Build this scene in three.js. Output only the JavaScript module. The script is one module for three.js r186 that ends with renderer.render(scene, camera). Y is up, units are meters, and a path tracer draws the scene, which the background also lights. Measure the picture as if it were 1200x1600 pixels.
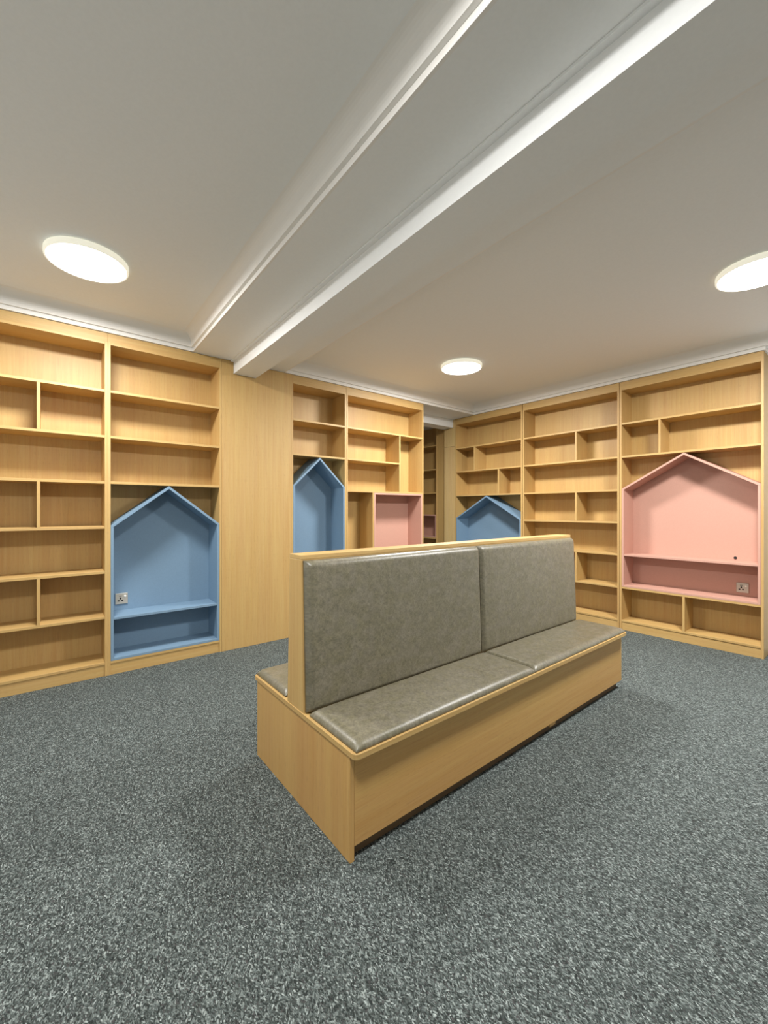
import * as THREE from 'three';
import { RoundedBoxGeometry } from 'three/addons/geometries/RoundedBoxGeometry.js';
import { RectAreaLightUniformsLib } from 'three/addons/lights/RectAreaLightUniformsLib.js';

// ---------------------------------------------------------------- camera, light levels, exposure
const scene = new THREE.Scene();
scene.background = new THREE.Color(0x000000);
const FOCAL = 645.4, HORIZON = 796.6;                       // pixels of a 1200 x 1600 frame
const camera = new THREE.PerspectiveCamera(2 * Math.atan(800 / FOCAL) * 180 / Math.PI, 0.75, 0.05, 60);
camera.position.set(0, 1.2, 0);
camera.rotation.y = -38.97 * Math.PI / 180;
camera.setViewOffset(1200, 1600, 0, 800 - HORIZON, 1200, 1600);   // lens shift: the verticals are upright in the photograph
const renderer = new THREE.WebGLRenderer({ antialias: true });
renderer.toneMapping = THREE.LinearToneMapping;
renderer.toneMappingExposure = 1.04;
renderer.shadowMap.enabled = true;
RectAreaLightUniformsLib.init();
const LAMP_POWER = 262, LAMP_GLOW = 9, LAMP_TINT = new THREE.Color().setRGB(1, 0.99, 0.965);

// ---------------------------------------------------------------- random, noise, textures
function rng(seed) { let a = seed >>> 0; return () => { a = (a + 0x6D2B79F5) | 0; let t = Math.imul(a ^ (a >>> 15), 1 | a); t = (t + Math.imul(t ^ (t >>> 7), 61 | t)) ^ t; return ((t ^ (t >>> 14)) >>> 0) / 4294967296; }; }
function lattice(nx, ny, seed) {                            // periodic value noise on an nx * ny lattice, argument in [0,1)
  const r = rng(seed), g = new Float32Array(nx * ny).map(() => r() * 2 - 1);
  return (u, v) => {
    const x = u * nx, y = v * ny, xi = Math.floor(x), yi = Math.floor(y);
    let fx = x - xi, fy = y - yi; fx = fx * fx * (3 - 2 * fx); fy = fy * fy * (3 - 2 * fy);
    const x0 = ((xi % nx) + nx) % nx, x1 = (x0 + 1) % nx, y0 = ((yi % ny) + ny) % ny, y1 = (y0 + 1) % ny;
    return (g[y0 * nx + x0] * (1 - fx) + g[y0 * nx + x1] * fx) * (1 - fy) + (g[y1 * nx + x0] * (1 - fx) + g[y1 * nx + x1] * fx) * fy;
  };
}
const enc = (c) => { c = Math.min(1, Math.max(0, c)); return 255 * (c <= 0.0031308 ? c * 12.92 : 1.055 * c ** (1 / 2.4) - 0.055); };
function texture(w, h, paint, metresU, metresV, srgb = true) {   // paint(u, v) -> [r, g, b] linear
  const d = new Uint8Array(w * h * 4);
  for (let j = 0; j < h; j++) for (let i = 0; i < w; i++) {
    const c = paint(i / w, j / h), k = (j * w + i) * 4;
    for (let n = 0; n < 3; n++) d[k + n] = srgb ? enc(c[n]) : 255 * Math.min(1, Math.max(0, c[n]));
    d[k + 3] = 255;
  }
  return finish(new THREE.DataTexture(d, w, h), metresU, metresV, srgb);
}
function finish(t, mu, mv, srgb) {
  t.wrapS = t.wrapT = THREE.RepeatWrapping; t.magFilter = THREE.LinearFilter; t.minFilter = THREE.LinearMipmapLinearFilter;
  t.generateMipmaps = true; t.repeat.set(1 / mu, 1 / mv); t.needsUpdate = true;
  if (srgb) t.colorSpace = THREE.SRGBColorSpace;
  return t;
}
const WOOD = [0.53, 0.343, 0.127], BENCH_WOOD = [0.55, 0.325, 0.11], BLUE = [0.182, 0.285, 0.395], PINK = [0.54, 0.3, 0.23], LEATHER = [0.158, 0.141, 0.094], PAINT = [0.86, 0.87, 0.86];
function woodTexture(base, seed) {                          // fine straight oak grain along v
  const a = lattice(24, 3, seed), b = lattice(110, 5, seed + 1), c = lattice(420, 16, seed + 2), p = lattice(500, 60, seed + 3), q = lattice(6, 2, seed + 4);
  return texture(1024, 1024, (u, v) => {
    const s = 1 + 0.03 * a(u, v) + 0.03 * b(u, v) + 0.03 * c(u, v) + 0.025 * q(u, v), pore = p(u, v) > 0.62 ? 0.92 : 1;
    return [base[0] * s * pore, base[1] * s * s * pore, base[2] * s * s * pore * (1 + 0.06 * b(u, v))];
  }, 1.0, 2.0);
}
function fineTexture(base, seed, amount, cells, mu) {       // quiet mottling for paint
  const a = lattice(cells, cells, seed), b = lattice(cells * 4, cells * 4, seed + 1);
  return texture(512, 512, (u, v) => { const s = 1 + amount * (a(u, v) + 0.6 * b(u, v)); return base.map((k) => k * s); }, mu, mu);
}
function leatherTexture() {
  const a = lattice(26, 26, 91), b = lattice(70, 70, 92), c = lattice(180, 180, 93), d = lattice(8, 8, 94);
  return texture(1024, 1024, (u, v) => {
    const w = u + 0.012 * b(u, v), s = 1 + 0.08 * a(w, v) + 0.15 * b(u, v) + 0.2 * c(u, v) + 0.03 * d(u, v);
    return [LEATHER[0] * s, LEATHER[1] * s, LEATHER[2] * s * (1 + 0.08 * a(u, v))];
  }, 0.8, 0.8);
}
function leatherBump() {
  const a = lattice(150, 150, 71), b = lattice(300, 300, 72);
  return texture(1024, 1024, (u, v) => { const s = 0.5 + 0.28 * a(u, v) + 0.2 * b(u, v); return [s, s, s]; }, 0.5, 0.5, false);
}
function carpetTextures() {                                 // loop-pile tufts, 2 m tile, about 1 mm to the pixel
  const N = 2048, col = new Float32Array(N * N * 3), hgt = new Float32Array(N * N), r = rng(7);
  col.fill(0.045);
  const tones = [[0.016, 0.023, 0.021], [0.047, 0.060, 0.056], [0.09, 0.110, 0.105], [0.152, 0.181, 0.173], [0.245, 0.285, 0.273], [0.34, 0.385, 0.372]];
  const share = [0.2, 0.22, 0.22, 0.18, 0.12, 0.06];
  for (let n = 0; n < 480000; n++) {
    let pick = r(), k = 0; while (k < 5 && pick > share[k]) pick -= share[k++];
    const t = tones[k], jit = 0.85 + 0.3 * r(), x = r() * N, y = r() * N, ang = (r() - 0.5) * 1.7 + 1.57, len = 2.8 + 3.6 * r(), wid = 1.15 + 0.9 * r(), hh = 0.35 + 0.65 * r();
    const cx = Math.cos(ang), cy = Math.sin(ang);
    for (let j = -8; j <= 8; j++) for (let i = -8; i <= 8; i++) {
      const al = (i * cx + j * cy) / len, ac = (-i * cy + j * cx) / wid, d = al * al + ac * ac;
      if (d > 1) continue;
      const X = (Math.floor(x) + i + N) % N, Y = (Math.floor(y) + j + N) % N, m = Y * N + X, e = 1 - 0.4 * d;
      for (let c = 0; c < 3; c++) col[m * 3 + c] = t[c] * jit * e;
      hgt[m] = hh * Math.sqrt(1 - d);
    }
  }
  const a = new Uint8Array(N * N * 4), b = new Uint8Array(N * N * 4);
  for (let m = 0; m < N * N; m++) {
    for (let c = 0; c < 3; c++) { a[m * 4 + c] = enc(col[m * 3 + c]); b[m * 4 + c] = 255 * hgt[m]; }
    a[m * 4 + 3] = b[m * 4 + 3] = 255;
  }
  return [finish(new THREE.DataTexture(a, N, N), 2, 2, true), finish(new THREE.DataTexture(b, N, N), 2, 2, false)];
}
const std = (o) => new THREE.MeshStandardMaterial(o);
const [carpetMap, carpetBump] = carpetTextures();
const M = {
  wood: std({ map: woodTexture(WOOD, 11), roughness: 0.5 }),
  benchWood: std({ map: woodTexture(BENCH_WOOD, 41), roughness: 0.42 }),
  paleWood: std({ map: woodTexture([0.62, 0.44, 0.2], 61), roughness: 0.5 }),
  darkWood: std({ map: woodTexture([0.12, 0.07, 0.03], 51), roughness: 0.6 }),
  blue: std({ map: fineTexture(BLUE, 21, 0.035, 90, 0.5), roughness: 0.6 }),
  pink: std({ map: fineTexture(PINK, 23, 0.025, 90, 0.5), roughness: 0.6 }),
  paint: std({ map: fineTexture(PAINT, 25, 0.012, 120, 1), roughness: 0.85 }),
  trim: std({ color: new THREE.Color().setRGB(0.84, 0.82, 0.78), roughness: 0.55 }),
  carpet: std({ map: carpetMap, bumpMap: carpetBump, bumpScale: 0.003, roughness: 0.95 }),
  leather: new THREE.MeshPhysicalMaterial({ map: leatherTexture(), bumpMap: leatherBump(), bumpScale: 0.0004, roughness: 0.4, clearcoat: 0.3, clearcoatRoughness: 0.4 }),
  lampBody: std({ color: new THREE.Color().setRGB(0.85, 0.84, 0.74), emissive: new THREE.Color().setRGB(1, 0.97, 0.8), emissiveIntensity: 0.5, roughness: 0.4 }),
  lampGlow: std({ color: 0xffffff, emissive: LAMP_TINT, emissiveIntensity: LAMP_GLOW, roughness: 0.5 }),
  plate: std({ color: new THREE.Color().setRGB(0.62, 0.58, 0.5), metalness: 0.55, roughness: 0.35 }),
  hole: std({ color: new THREE.Color().setRGB(0.01, 0.01, 0.01), roughness: 0.8 }),
  button: std({ color: new THREE.Color().setRGB(0.95, 0.93, 0.85), roughness: 0.2 }),
};

// ---------------------------------------------------------------- helpers
const used = {};
function numbered(name) { const n = used[name] = (used[name] ?? -1) + 1; return n ? name + '_' + String(n).padStart(3, '0') : name; }
const rand = rng(2024);
function metricUV(g, axis) {                                // uv in metres, the grain (v) along the given axis; each board cut from its own spot
  const p = g.attributes.position, n = g.attributes.normal, uv = new Float32Array(p.count * 2), ou = rand() * 3, ov = rand() * 3;
  for (let i = 0; i < p.count; i++) {
    const c = [p.getX(i), p.getY(i), p.getZ(i)], m = [Math.abs(n.getX(i)), Math.abs(n.getY(i)), Math.abs(n.getZ(i))];
    const dom = m.indexOf(Math.max(...m)), rest = [0, 1, 2].filter((k) => k !== dom);
    const v = rest.includes(axis) ? axis : rest[1], u = rest.find((k) => k !== v);
    uv[i * 2] = c[u] + ou; uv[i * 2 + 1] = c[v] + ov;
  }
  g.setAttribute('uv', new THREE.BufferAttribute(uv, 2));
  return g;
}
function boxGeo([x0, x1], [y0, y1], [z0, z1], r = 0.0012) {
  const w = x1 - x0, h = y1 - y0, d = z1 - z0;
  const g = r ? new RoundedBoxGeometry(w, h, d, 1, Math.min(r, w / 3, h / 3, d / 3)) : new THREE.BoxGeometry(w, h, d);
  g.translate((x0 + x1) / 2, (y0 + y1) / 2, (z0 + z1) / 2);
  return g;
}
function mesh(name, g, m, parent = scene) {
  const o = new THREE.Mesh(g, m); o.name = numbered(name); o.castShadow = o.receiveShadow = true; parent.add(o); return o;
}
function board(name, X, Y, Z, m, parent, axis, r) {         // a box with slightly eased edges
  if (axis === undefined) { const s = [X[1] - X[0], Y[1] - Y[0], Z[1] - Z[0]]; axis = s.indexOf(Math.max(...s)); }
  return mesh(name, metricUV(boxGeo(X, Y, Z, r), axis), m, parent);
}
function prism(name, pts, z0, depth, m, parent, bevel = 0.001) {  // outline in x-y, pushed back along -z
  const s = new THREE.Shape(pts.map(([x, y]) => new THREE.Vector2(x, y)));
  const g = new THREE.ExtrudeGeometry(s, { depth: depth - 2 * bevel, bevelEnabled: true, bevelSize: bevel, bevelThickness: bevel, bevelOffset: -bevel, bevelSegments: 1 });
  g.translate(0, 0, z0 - depth + bevel);
  return mesh(name, metricUV(g, 2), m, parent);
}
function thing(name, label, category, [x, y, z], turn = 0, group) {
  const o = new THREE.Group(); o.name = numbered(name); o.position.set(x, y, z); o.rotation.y = turn; scene.add(o);
  o.userData = { label, category }; if (group) o.userData.group = group;
  return o;
}
function structure(o, label) { o.userData = { kind: 'structure', label }; return o; }
function moulding(name, path, profile, m, label) {          // profile [out, y] swept along a floor-plan path, mitred; «out» is to the right of the path
  const n = path.length, pos = [], idx = [], dirs = [];
  for (let i = 0; i + 1 < n; i++) { const dx = path[i + 1][0] - path[i][0], dz = path[i + 1][1] - path[i][1], l = Math.hypot(dx, dz); dirs.push([dx / l, dz / l]); }
  const right = ([dx, dz]) => [-dz, dx];
  for (let i = 0; i + 1 < n; i++) {                         // each run has rows of its own, so the mitres stay crisp
    const ends = [i, i + 1].map((k) => {
      const a = right(dirs[Math.max(0, k - 1)]), b = right(dirs[Math.min(n - 2, k)]), c = 1 + a[0] * b[0] + a[1] * b[1];
      return [path[k], [(a[0] + b[0]) / c, (a[1] + b[1]) / c]];
    });
    for (let j = 0; j + 1 < profile.length; j++) {
      const s = pos.length / 3;
      for (const [[px, pz], [ox, oz]] of ends) for (const [u, y] of [profile[j], profile[j + 1]]) pos.push(px + ox * u, y, pz + oz * u);
      idx.push(s, s + 1, s + 2, s + 1, s + 3, s + 2);
    }
  }
  const g = new THREE.BufferGeometry();
  g.setAttribute('position', new THREE.Float32BufferAttribute(pos, 3)); g.setIndex(idx);
  g.computeVertexNormals(); metricUV(g, 0);
  return structure(mesh(name, g, m), label);
}

// ---------------------------------------------------------------- plan of the room (metres, camera above the origin)
const ZL = -3.579, XR = 4.45, DEEP = 0.262, SOFFIT = 2.48, CEIL = 2.6, T = 0.018;
const XW = -1.7, ZB = 2.75, XE = 4.718;                     // left wall, wall behind the camera, right wall
const SKEW = -0.0125;                                       // the beam runs a hair off square

structure(board('floor', [XW - 0.1, 5.0], [-0.12, 0], [-5.9, ZB + 0.1], M.carpet, scene, 2, 0), 'grey flecked loop pile carpet floor');
structure(board('ceiling', [XW - 0.1, 5.0], [CEIL, CEIL + 0.12], [-5.9, ZB + 0.1], M.paint, scene, 2, 0), 'off-white painted plaster ceiling');
structure(board('wall_far', [XW, 3.512], [0, CEIL], [ZL - DEEP - 0.13, ZL - DEEP - 0.003], M.paint, scene, 1, 0), 'wall behind the left bookcases');
structure(board('wall_right', [XE, XE + 0.12], [0, CEIL], [-5.8, ZB], M.paint, scene, 1, 0), 'wall behind the right bookcases');
structure(board('wall_left', [XW - 0.1, XW], [0, CEIL], [-4.0, ZB], M.paint, scene, 1, 0), 'plain wall on the left, outside the frame');
structure(board('wall_back', [XW, XE + 0.1], [0, CEIL], [ZB, ZB + 0.1], M.paint, scene, 1, 0), 'plain wall behind the camera');
structure(board('wall_passage_left', [3.4, 3.512], [0, SOFFIT], [-5.8, ZL - DEEP - 0.13], M.paint, scene, 1, 0), 'left wall of the passage past the bookcases');
structure(board('wall_passage_end', [3.4, XE + 0.1], [0, CEIL], [-5.9, -5.8], M.paint, scene, 1, 0), 'end wall of the passage past the bookcases');
// lowered ceiling over the bookcases and beside the beam
structure(board('ceiling_soffit_far', [XW, XE], [SOFFIT, CEIL], [-5.8, ZL], M.paint, scene, 0, 0), 'lowered ceiling edge over the left bookcases');
structure(board('ceiling_soffit_right', [XR, XE], [SOFFIT, CEIL], [ZL, -0.66], M.paint, scene, 2, 0), 'lowered ceiling edge over the right bookcases');
const along = (x0) => (z) => x0 + SKEW * (z - ZL);
function skewBox(name, x0, x1, y0, y1, m, label) {
  const pts = [[along(x0)(ZL), ZL], [along(x1)(ZL), ZL], [along(x1)(ZB), ZB], [along(x0)(ZB), ZB]];
  const s = new THREE.Shape(pts.map(([x, z]) => new THREE.Vector2(x, -z)));
  const g = new THREE.ExtrudeGeometry(s, { depth: y1 - y0, bevelEnabled: false });
  g.rotateX(-Math.PI / 2); g.translate(0, y0, 0);
  return structure(mesh(name, metricUV(g, 2), m), label);
}
skewBox('ceiling_soffit_middle', 0.912, 1.69, SOFFIT, CEIL, M.paint, 'lowered ceiling strip either side of the beam');
skewBox('ceiling_beam', 1.23, 1.425, 2.371, SOFFIT, M.paint, 'white boxed ceiling beam crossing the room');
skewBox('trim_1', 1.205, 1.23, SOFFIT - 0.009, SOFFIT, M.paint, 'narrow plaster strip along the top of the beam');
structure(board('ceiling_beam_passage', [3.512, XR + 0.05], [2.366, SOFFIT], [-4.14, -3.947], M.paint, scene, 0, 0.002), 'white boxed beam over the passage');
// cornice: fillet, ledge, cove
const cornice = [[0, SOFFIT], [0.012, SOFFIT], [0.012, SOFFIT + 0.028], [0.03, SOFFIT + 0.028], [0.03, SOFFIT + 0.037]];
for (let k = 1; k <= 10; k++) { const a = k / 10 * Math.PI / 2; cornice.push([0.03 + 0.065 * (1 - Math.cos(a)), SOFFIT + 0.037 + (CEIL - SOFFIT - 0.037) * Math.sin(a)]); }
moulding('trim_2', [[XW, ZL], [0.912, ZL], [along(0.912)(ZB), ZB]], cornice, M.trim, 'white cornice around the ceiling left of the beam');
moulding('trim_3', [[along(1.69)(ZB), ZB], [1.69, ZL], [XR, ZL], [XR, -0.66], [XE, -0.66], [XE, ZB]], cornice, M.trim, 'white cornice around the ceiling right of the beam');

// ---------------------------------------------------------------- ceiling lamps
const lampHouse = new THREE.LatheGeometry([[0.0, 0.035], [0.19, 0.035], [0.194, 0.033], [0.195, 0.03], [0.195, 0.008], [0.193, 0.003], [0.188, 0.001], [0.184, 0.003]].map(([r, y]) => new THREE.Vector2(r, y)).reverse(), 64);
const lampFace = new THREE.LatheGeometry([[0.0, -0.004], [0.09, -0.0033], [0.15, -0.0018], [0.178, 0.0003], [0.186, 0.003], [0.186, 0.012], [0, 0.012]].map(([r, y]) => new THREE.Vector2(r, y)), 64);
function lamp(x, z, strength, label, under = CEIL) {
  const t = thing('ceiling_lamp', label, 'lamp', [x, under - 0.035, z]);
  mesh('lamp_housing', lampHouse, M.lampBody, t); mesh('diffuser', lampFace, M.lampGlow, t);
  const l = new THREE.RectAreaLight(LAMP_TINT, LAMP_POWER * strength, 0.33, 0.33);
  l.position.set(0, -0.007, 0); l.rotation.x = -Math.PI / 2; t.add(l);
  return t;
}
lamp(0.165, -2.83, 0.55, 'round white glowing ceiling lamp left of the beam, above the far left bookcase');
lamp(3.1, -2.64, 0.8, 'round white glowing ceiling lamp near the inner corner of the two bookcase walls');
lamp(3.2, -0.5, 1.0, 'round white glowing ceiling lamp cut off by the right edge of the photo');

lamp(0.165, -0.5, 0.54, 'round white ceiling lamp just above the camera, outside the photograph');

// ---------------------------------------------------------------- bookcases
const LEVEL = [2.396, 2.068, 1.738, 1.406, 1.081, 0.757, 0.431, 0.1];
// origin: front left foot of the opening; local x runs along the front, -z goes into the case
function bookcase(label, pos, turn, w, shelves, dividers, tallLeft = false, tallRight = false) {
  const t = thing('bookcase', label, 'bookcase', pos, turn), B = -DEEP, top = SOFFIT - 0.002;
  for (const [x, tall] of [[-T, tallLeft], [w, tallRight]]) board('side_panel', [x, x + T], [0, tall ? top : LEVEL[0] + T], [B, 0], M.wood, t, 1);
  board('back_panel', [0, w], [LEVEL[7] - T, LEVEL[0]], [B, B + 0.012], M.wood, t, 1, 0);
  board('top_panel', [0, w], [LEVEL[0], LEVEL[0] + T], [B, -0.0005], M.wood, t, 0);
  board('fascia', [tallLeft ? 0 : 0.0003 - T, tallRight ? w : w + T - 0.0003], [LEVEL[0] + T, top], [-0.022, -0.002], M.wood, t, 0);
  board('bottom_panel', [0, w], [LEVEL[7] - T, LEVEL[7]], [B + 0.012, -0.0005], M.wood, t, 0);
  board('plinth', [0, w], [0, LEVEL[7] - T], [-0.026, -0.006], M.wood, t, 0);
  for (const [x0, x1, y] of shelves) board('shelf', [x0, x1], [y - T, y], [B + 0.012, -0.001], M.wood, t, 0);
  for (const [x, y0, y1] of dividers) board('divider', [x - T / 2, x + T / 2], [y0, y1 - T], [B + 0.012, -0.001], M.wood, t, 1);
  return t;
}
const row = (k) => [LEVEL[k], LEVEL[k - 1] + (k === 1 ? T : 0)];   // shelf k to the shelf above
const full = (w, ks) => ks.map((k) => [0, w, LEVEL[k]]);
const EVERY = [1, 2, 3, 4, 5, 6], FACE_RIGHT = -Math.PI / 2;
const farAt = (x) => [x, 0, ZL], rightAt = (z) => [XR, 0, z];

bookcase('oak bookcase of seven shelf rows, cut off by the left edge of the photo', farAt(-0.43), 0, 0.737,
  full(0.737, EVERY), [2, 4, 6].map((k) => [0.371, ...row(k)]));
bookcase('oak bookcase with three open shelves above the left blue house with a socket', farAt(0.343), 0, 0.769, full(0.769, [1, 2, 3]), [], false, true);
bookcase('narrow oak bookcase with two dark open shelves above the tall blue house', farAt(1.79), 0, 0.584, full(0.584, [1, 2]), [], true, false);
bookcase('oak bookcase with a tall side slot above the square pink box', farAt(2.412), 0, 1.078,
  [[0, 1.078, LEVEL[1]], [0, 0.711, LEVEL[2]], [0, 1.078, LEVEL[3]]], [[0.72, LEVEL[3], LEVEL[1]], [0.335, LEVEL[7], LEVEL[3]]], false, true);
bookcase('oak bookcase in the corner with offset dividers above a blue house behind the bench', rightAt(-3.887), FACE_RIGHT, 1.029,
  full(1.029, [1, 2, 3]), [[0.319, ...row(2)], [0.704, ...row(3)]], true, false);
bookcase('middle oak bookcase of the right wall, plain rows between the blue and pink houses', rightAt(-2.8155), FACE_RIGHT, 1.0555,
  full(1.0555, EVERY), [2, 4, 6].map((k) => [0.632, ...row(k)]));
bookcase('oak bookcase at the right edge holding the large pink house', rightAt(-1.719), FACE_RIGHT, 1.042,
  full(1.042, [1, 2, 6]), [[0.329, ...row(2)], [0.519, ...row(7)]], false, true);
// the case further back in the passage
{
  const t = thing('bookcase', 'dark oak bookcase back in the passage, with a small pink box', 'bookcase', [4.5, 0, -5.3], FACE_RIGHT), w = 0.975, B = -0.21;
  for (const x of [-T, w]) board('side_panel', [x, x + T], [0, SOFFIT - 0.002], [B, 0], M.wood, t, 1);
  board('back_panel', [0, w], [0.08, SOFFIT - 0.002], [B, B + 0.012], M.wood, t, 1, 0);
  for (const y of [2.175, 1.815, 1.462, 0.78, 0.431, 0.1]) board('shelf', [0, w], [y - T, y], [B + 0.012, -0.001], M.wood, t, 0);
  board('plinth', [0, w], [0, 0.08], [-0.026, -0.006], M.wood, t, 0);
}

// ---------------------------------------------------------------- painted houses and boxes set into the bookcases
function house(name, label, pos, turn, w, eave, apex, shelfY, m) {
  const t = thing(name, label, 'niche', pos, turn), d = DEEP - 0.013, s = T, h = w / 2, k = (apex - eave) / h, v = s * Math.hypot(1, k);
  const G = 0.001, x0 = G, x1 = w - G;
  const inner = eave - v + k * s;                           // underside of the roof at the inner face of a side
  prism('side_panel', [[x0, 0], [x0 + s, 0], [x0 + s, inner], [x0, eave - v]], 0, d, m, t);
  prism('side_panel', [[x1 - s, 0], [x1, 0], [x1, eave - v], [x1 - s, inner]], 0, d, m, t);
  prism('roof_panel', [[x0, eave - v], [h, apex - v], [h, apex], [x0, eave]], 0, d, m, t);
  prism('roof_panel', [[h, apex - v], [x1, eave - v], [x1, eave], [h, apex]], 0, d, m, t);
  board('base_panel', [x0 + s, x1 - s], [0, s], [-d, 0], m, t, 0);
  if (shelfY) board('shelf', [x0 + s, x1 - s], [shelfY - s, shelfY], [-d + 0.01, -0.003], m, t, 0);
  prism('back_panel', [[x0 + s, s], [x1 - s, s], [x1 - s, inner], [h, apex - v], [x0 + s, inner]], -d + 0.01, 0.01, m, t, 0.0005);
  return t;
}
const seat0 = LEVEL[7] + 0.001;
house('house_niche', 'dusty blue house-shaped niche with a wall socket, in the left bookcase', [0.343, seat0, ZL - 0.0003], 0, 0.769, 1.084 - seat0, 1.386 - seat0, 0.415 - seat0, M.blue);
house('house_niche', 'tall narrow blue house-shaped niche right of the plain oak panel, partly behind the bench', [1.79, seat0, ZL - 0.0003], 0, 0.584, 1.436 - seat0, 1.718 - seat0, 0.43 - seat0, M.blue);
house('house_niche', 'blue house-shaped niche in the corner bookcase, its lower half hidden by the bench', [XR + 0.0003, seat0, -3.887], FACE_RIGHT, 1.029, 1.087 - seat0, 1.386 - seat0, 0.43 - seat0, M.blue);
const pinkHouse = house('house_niche', 'large pink house-shaped niche with an inner shelf, in the bookcase at the right edge', [XR + 0.0003, LEVEL[6] + 0.001, -1.719], FACE_RIGHT, 1.042, 1.409 - LEVEL[6], 1.717 - LEVEL[6], 0.757 - LEVEL[6], M.pink);
{
  const g = new THREE.CylinderGeometry(0.012, 0.012, 0.004, 20); g.rotateX(Math.PI / 2); g.translate(0.838, 0.345, -DEEP + 0.013 + 0.0115);
  mesh('cable_hole', g, M.hole, pinkHouse).userData.label = 'small dark cable hole';
}
function box(name, label, pos, turn, w, h, d, m) {
  const t = thing(name, label, 'niche', pos, turn), s = T;
  for (const x of [0, w - s]) board('side_panel', [x, x + s], [s, h - s], [-d, 0], m, t, 1);
  board('top_panel', [0, w], [h - s, h], [-d, 0], m, t, 0); board('base_panel', [0, w], [0, s], [-d, 0], m, t, 0);
  board('back_panel', [s, w - s], [s, h - s], [-d, -d + 0.01], m, t, 0, 0);
  return t;
}
box('box_niche', 'square pink box niche below the tall slot, partly behind the bench', [2.758, 0.432, ZL - 0.0003], 0, 0.731, LEVEL[3] - T - 0.433, DEEP - 0.013, M.pink);
box('box_niche', 'small pink box seen in the dark passage bookcase', [4.5003, 0.781, -5.298], FACE_RIGHT, 0.971, 0.345, 0.197, M.pink);

// ---------------------------------------------------------------- wall panels of oak
{
  const t = thing('wall_panel', 'plain full-height oak panel between the left and middle bookcases, under the beam', 'panel', [1.1305, 0, ZL]);
  const yb = 2.369, yt = SOFFIT - 0.002;                    // cut out around the beam
  const g = prism('panel_face', [[0, 0], [0.641, 0], [0.641, yt], [0.2965, yt], [0.2965, yb], [0.0975, yb], [0.0975, yt], [0, yt]], 0.002, DEEP, M.wood, t);
  metricUV(g.geometry, 1);
}
{
  const t = thing('wood_column', 'pale oak column at the passage, left of the corner bookcase', 'column', [XR, 0, -3.906]);
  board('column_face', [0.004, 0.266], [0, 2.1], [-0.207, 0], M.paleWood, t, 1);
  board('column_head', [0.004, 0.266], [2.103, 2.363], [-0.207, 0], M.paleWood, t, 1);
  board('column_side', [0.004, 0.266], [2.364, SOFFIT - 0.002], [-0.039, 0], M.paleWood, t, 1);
  board('filler_panel', [0.056, 0.1], [0, 2.363], [-0.4, -0.209], M.wood, t, 1);
  board('filler_panel', [0.056, 0.1], [2.364, SOFFIT - 0.002], [-0.4, -0.236], M.wood, t, 1);
}

// ---------------------------------------------------------------- wall sockets
function socket(label, pos, turn) {
  const t = thing('wall_socket', label, 'socket', pos, turn), s = 0.042;
  mesh('face_plate', boxGeo([-s, s], [-s, s], [0, 0.009], 0.003), M.plate, t);
  const hole = (x, y, w, h) => mesh('pin_hole', boxGeo([x - w / 2, x + w / 2], [y - h / 2, y + h / 2], [0.0085, 0.0094], 0), M.hole, t);
  hole(-0.008, 0.021, 0.018, 0.004); hole(-0.008, 0.003, 0.010, 0.016); hole(-0.02, -0.015, 0.013, 0.010); hole(0.004, -0.015, 0.013, 0.010);
  const b = new THREE.SphereGeometry(0.0085, 20, 12); b.scale(1, 1, 0.5); b.translate(0.023, 0.018, 0.009);
  mesh('switch', b, M.button, t);
}
socket('metal wall socket in the left blue house, above its inner shelf', [0.437, 0.504, ZL - DEEP + 0.0232], 0);
socket('metal wall socket at the bottom right of the large pink house', [XR + DEEP - 0.0232, 0.522, -0.832], FACE_RIGHT);

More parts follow.
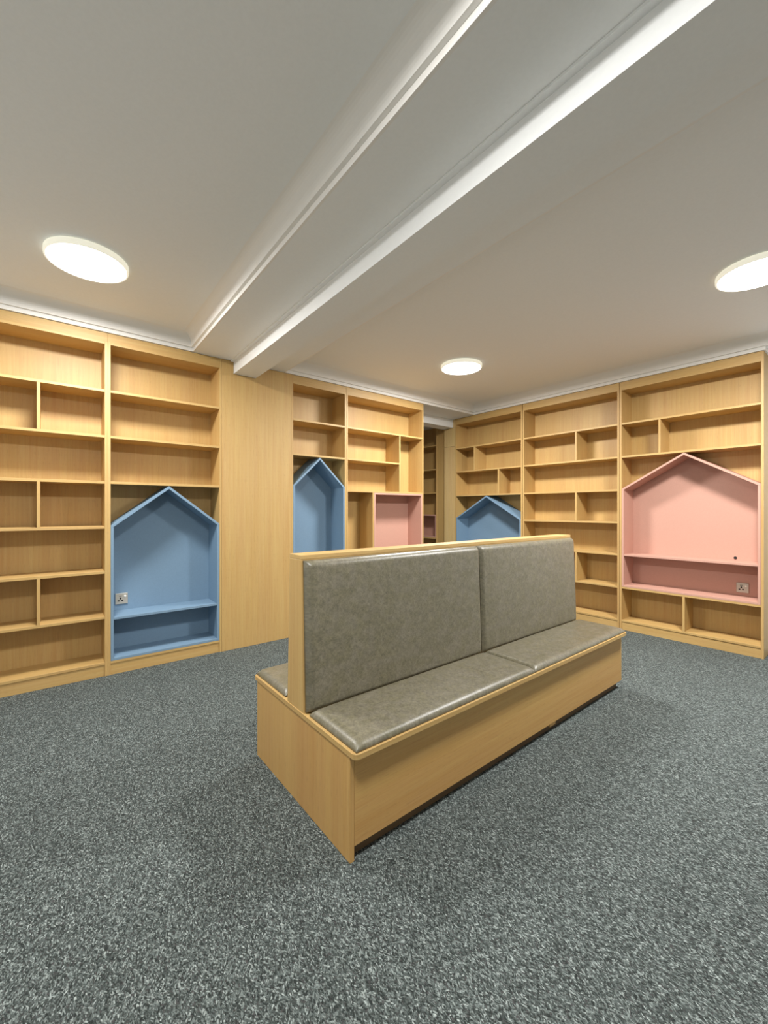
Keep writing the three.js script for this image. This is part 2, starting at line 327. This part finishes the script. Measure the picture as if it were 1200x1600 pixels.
// ---------------------------------------------------------------- double-sided bench
function cushion(w, h, t, r, dome) {                        // padded slab: w along x, h along y, face towards +z, back on z = 0
  const cuts = (L) => { const a = []; for (let k = 0; k <= 7; k++) a.push(r * (1 - Math.cos(k / 7 * Math.PI / 2))); const inner = 12; for (let k = 1; k < inner; k++) a.push(r + (L - 2 * r) * k / inner); for (let k = 7; k >= 0; k--) a.push(L - r * (1 - Math.cos(k / 7 * Math.PI / 2))); return a; };
  const xs = cuts(w), ys = cuts(h), nx = xs.length, ny = ys.length, pos = [], uv = [], idx = [];
  const edge = (d) => d >= r ? 1 : Math.sqrt(Math.max(0, 1 - (1 - d / r) ** 2));
  const ou = rand() * 3, ov = rand() * 3;
  for (let j = 0; j < ny; j++) for (let i = 0; i < nx; i++) {
    const x = xs[i], y = ys[j], dx = Math.min(x, w - x), dy = Math.min(y, h - y);
    const e = edge(dx) * edge(dy), b = Math.sin(Math.PI * x / w) ** 0.5 * Math.sin(Math.PI * y / h) ** 0.5;
    pos.push(x, y, 0.006 + (t - 0.006) * e + dome * (Number.isFinite(b) ? b : 0)); uv.push(x + ou, y + ov);
  }
  for (let j = 0; j + 1 < ny; j++) for (let i = 0; i + 1 < nx; i++) { const a = j * nx + i; idx.push(a, a + 1, a + nx, a + 1, a + nx + 1, a + nx); }
  const rim = []; for (let i = 0; i < nx; i++) rim.push(i); for (let j = 1; j < ny; j++) rim.push(j * nx + nx - 1); for (let i = nx - 2; i >= 0; i--) rim.push((ny - 1) * nx + i); for (let j = ny - 2; j > 0; j--) rim.push(j * nx);
  const s = pos.length / 3;
  for (const k of rim) { pos.push(pos[k * 3], pos[k * 3 + 1], 0); uv.push(uv[k * 2], uv[k * 2 + 1]); }
  for (let k = 0; k < rim.length; k++) { const n = (k + 1) % rim.length; idx.push(rim[k], s + k, rim[n], rim[n], s + k, s + n); }
  const c = pos.length / 3; pos.push(w / 2, h / 2, 0); uv.push(ou, ov);
  for (let k = 0; k < rim.length; k++) idx.push(c, s + (k + 1) % rim.length, s + k);
  const g = new THREE.BufferGeometry();
  g.setAttribute('position', new THREE.Float32BufferAttribute(pos, 3)); g.setAttribute('uv', new THREE.Float32BufferAttribute(uv, 2)); g.setIndex(idx); g.computeVertexNormals();
  return g;
}
{
  const x0 = 0.79, x1 = 3.0, len = x1 - x0, seat = 0.383, top = 1.015;
  const t = thing('bench', 'oak double-sided bench with grey-brown leather seat and back cushions', 'bench', [x0, 0, -1.562]);
  const H = 0.402, L = 0.437;
  for (const [x, y] of [[0, 0], [len - T, 0.05]]) board('end_panel', [x, x + T], [y, seat - 0.023], [-H, H], M.benchWood, t, 1);
  for (const s of [1, -1]) {
    const q = (a, b) => s > 0 ? [a, b] : [-b, -a];
    board('front_panel', [T + 0.0005, len - T - 0.0005], [0.05, seat - 0.023], q(H - T, H), M.benchWood, t, 0);
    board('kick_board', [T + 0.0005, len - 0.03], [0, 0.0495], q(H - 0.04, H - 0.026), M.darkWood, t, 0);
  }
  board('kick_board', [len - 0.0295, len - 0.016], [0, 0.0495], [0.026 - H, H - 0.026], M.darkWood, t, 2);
  board('kick_patch', [1.3, 1.36], [0.03, 0.0495], [H - 0.0255, H - 0.006], M.benchWood, t, 0).userData.label = 'small splintered wood block under the front panel';
  board('seat_frame', [T, len - T], [seat - 0.0225, seat - 0.0205], [-H + 0.02, H - 0.02], M.darkWood, t, 0, 0);
  const R = 0.022, sh = new THREE.Shape();                  // the seat board has rounded corners
  const ax = -0.003, bx = len + 0.003;
  sh.moveTo(ax + R, -L); sh.lineTo(bx - R, -L); sh.absarc(bx - R, -L + R, R, -Math.PI / 2, 0); sh.lineTo(bx, L - R); sh.absarc(bx - R, L - R, R, 0, Math.PI / 2);
  sh.lineTo(ax + R, L); sh.absarc(ax + R, L - R, R, Math.PI / 2, Math.PI); sh.lineTo(ax, -L + R); sh.absarc(ax + R, -L + R, R, Math.PI, Math.PI * 1.5);
  const sg = new THREE.ExtrudeGeometry(sh, { depth: 0.018, bevelEnabled: true, bevelSize: 0.001, bevelThickness: 0.001, bevelOffset: -0.001, bevelSegments: 1, curveSegments: 8 });
  sg.rotateX(Math.PI / 2); sg.translate(0, seat - 0.001, 0);
  mesh('seat_board', metricUV(sg, 0), M.wood, t);
  // backrest core: a long box that narrows upwards
  const wb = 0.071, wt = 0.05, core = new THREE.ExtrudeGeometry(new THREE.Shape([[-wb, seat], [wb, seat], [wt, top - T], [-wt, top - T]].map((p) => new THREE.Vector2(...p))), { depth: len - 0.002, bevelEnabled: true, bevelSize: 0.001, bevelThickness: 0.001, bevelOffset: -0.001, bevelSegments: 1 });
  core.rotateY(Math.PI / 2); core.translate(0.001, 0, 0);
  mesh('backrest_core', metricUV(core, 1), M.wood, t);
  board('top_cap', [0, len], [top - T + 0.0005, top], [-wt - 0.001, wt + 0.001], M.wood, t, 0, 0.0015);
  const half = (len - 0.016) / 2, tilt = Math.atan((wb - wt) / (top - T - seat)), sd = L - wb - 0.036 - 0.008;
  for (const s of [1, -1]) for (const k of [0, 1]) {
    const cw = half - 0.001, seatG = cushion(cw, sd, 0.027, 0.034, 0.007);
    seatG.rotateX(-Math.PI / 2);                            // face up; y of the slab runs to -z
    seatG.translate(0, seat, sd);
    const o = mesh('seat_cushion', seatG, M.leather, t);
    o.position.set(0.008 + k * half + (s < 0 ? cw : 0), 0, s * (wb + 0.036)); if (s < 0) o.rotation.y = Math.PI;
    const bh = top - T - seat - 0.006, backG = cushion(cw, bh, 0.038, 0.03, 0.006);
    backG.rotateX(-tilt); backG.translate(0, seat + 0.003, wb + 0.0012);
    const b = mesh('back_cushion', backG, M.leather, t);
    b.position.set(0.008 + k * half + (s < 0 ? cw : 0), 0, 0); if (s < 0) b.rotation.y = Math.PI;
  }
}

renderer.render(scene, camera);
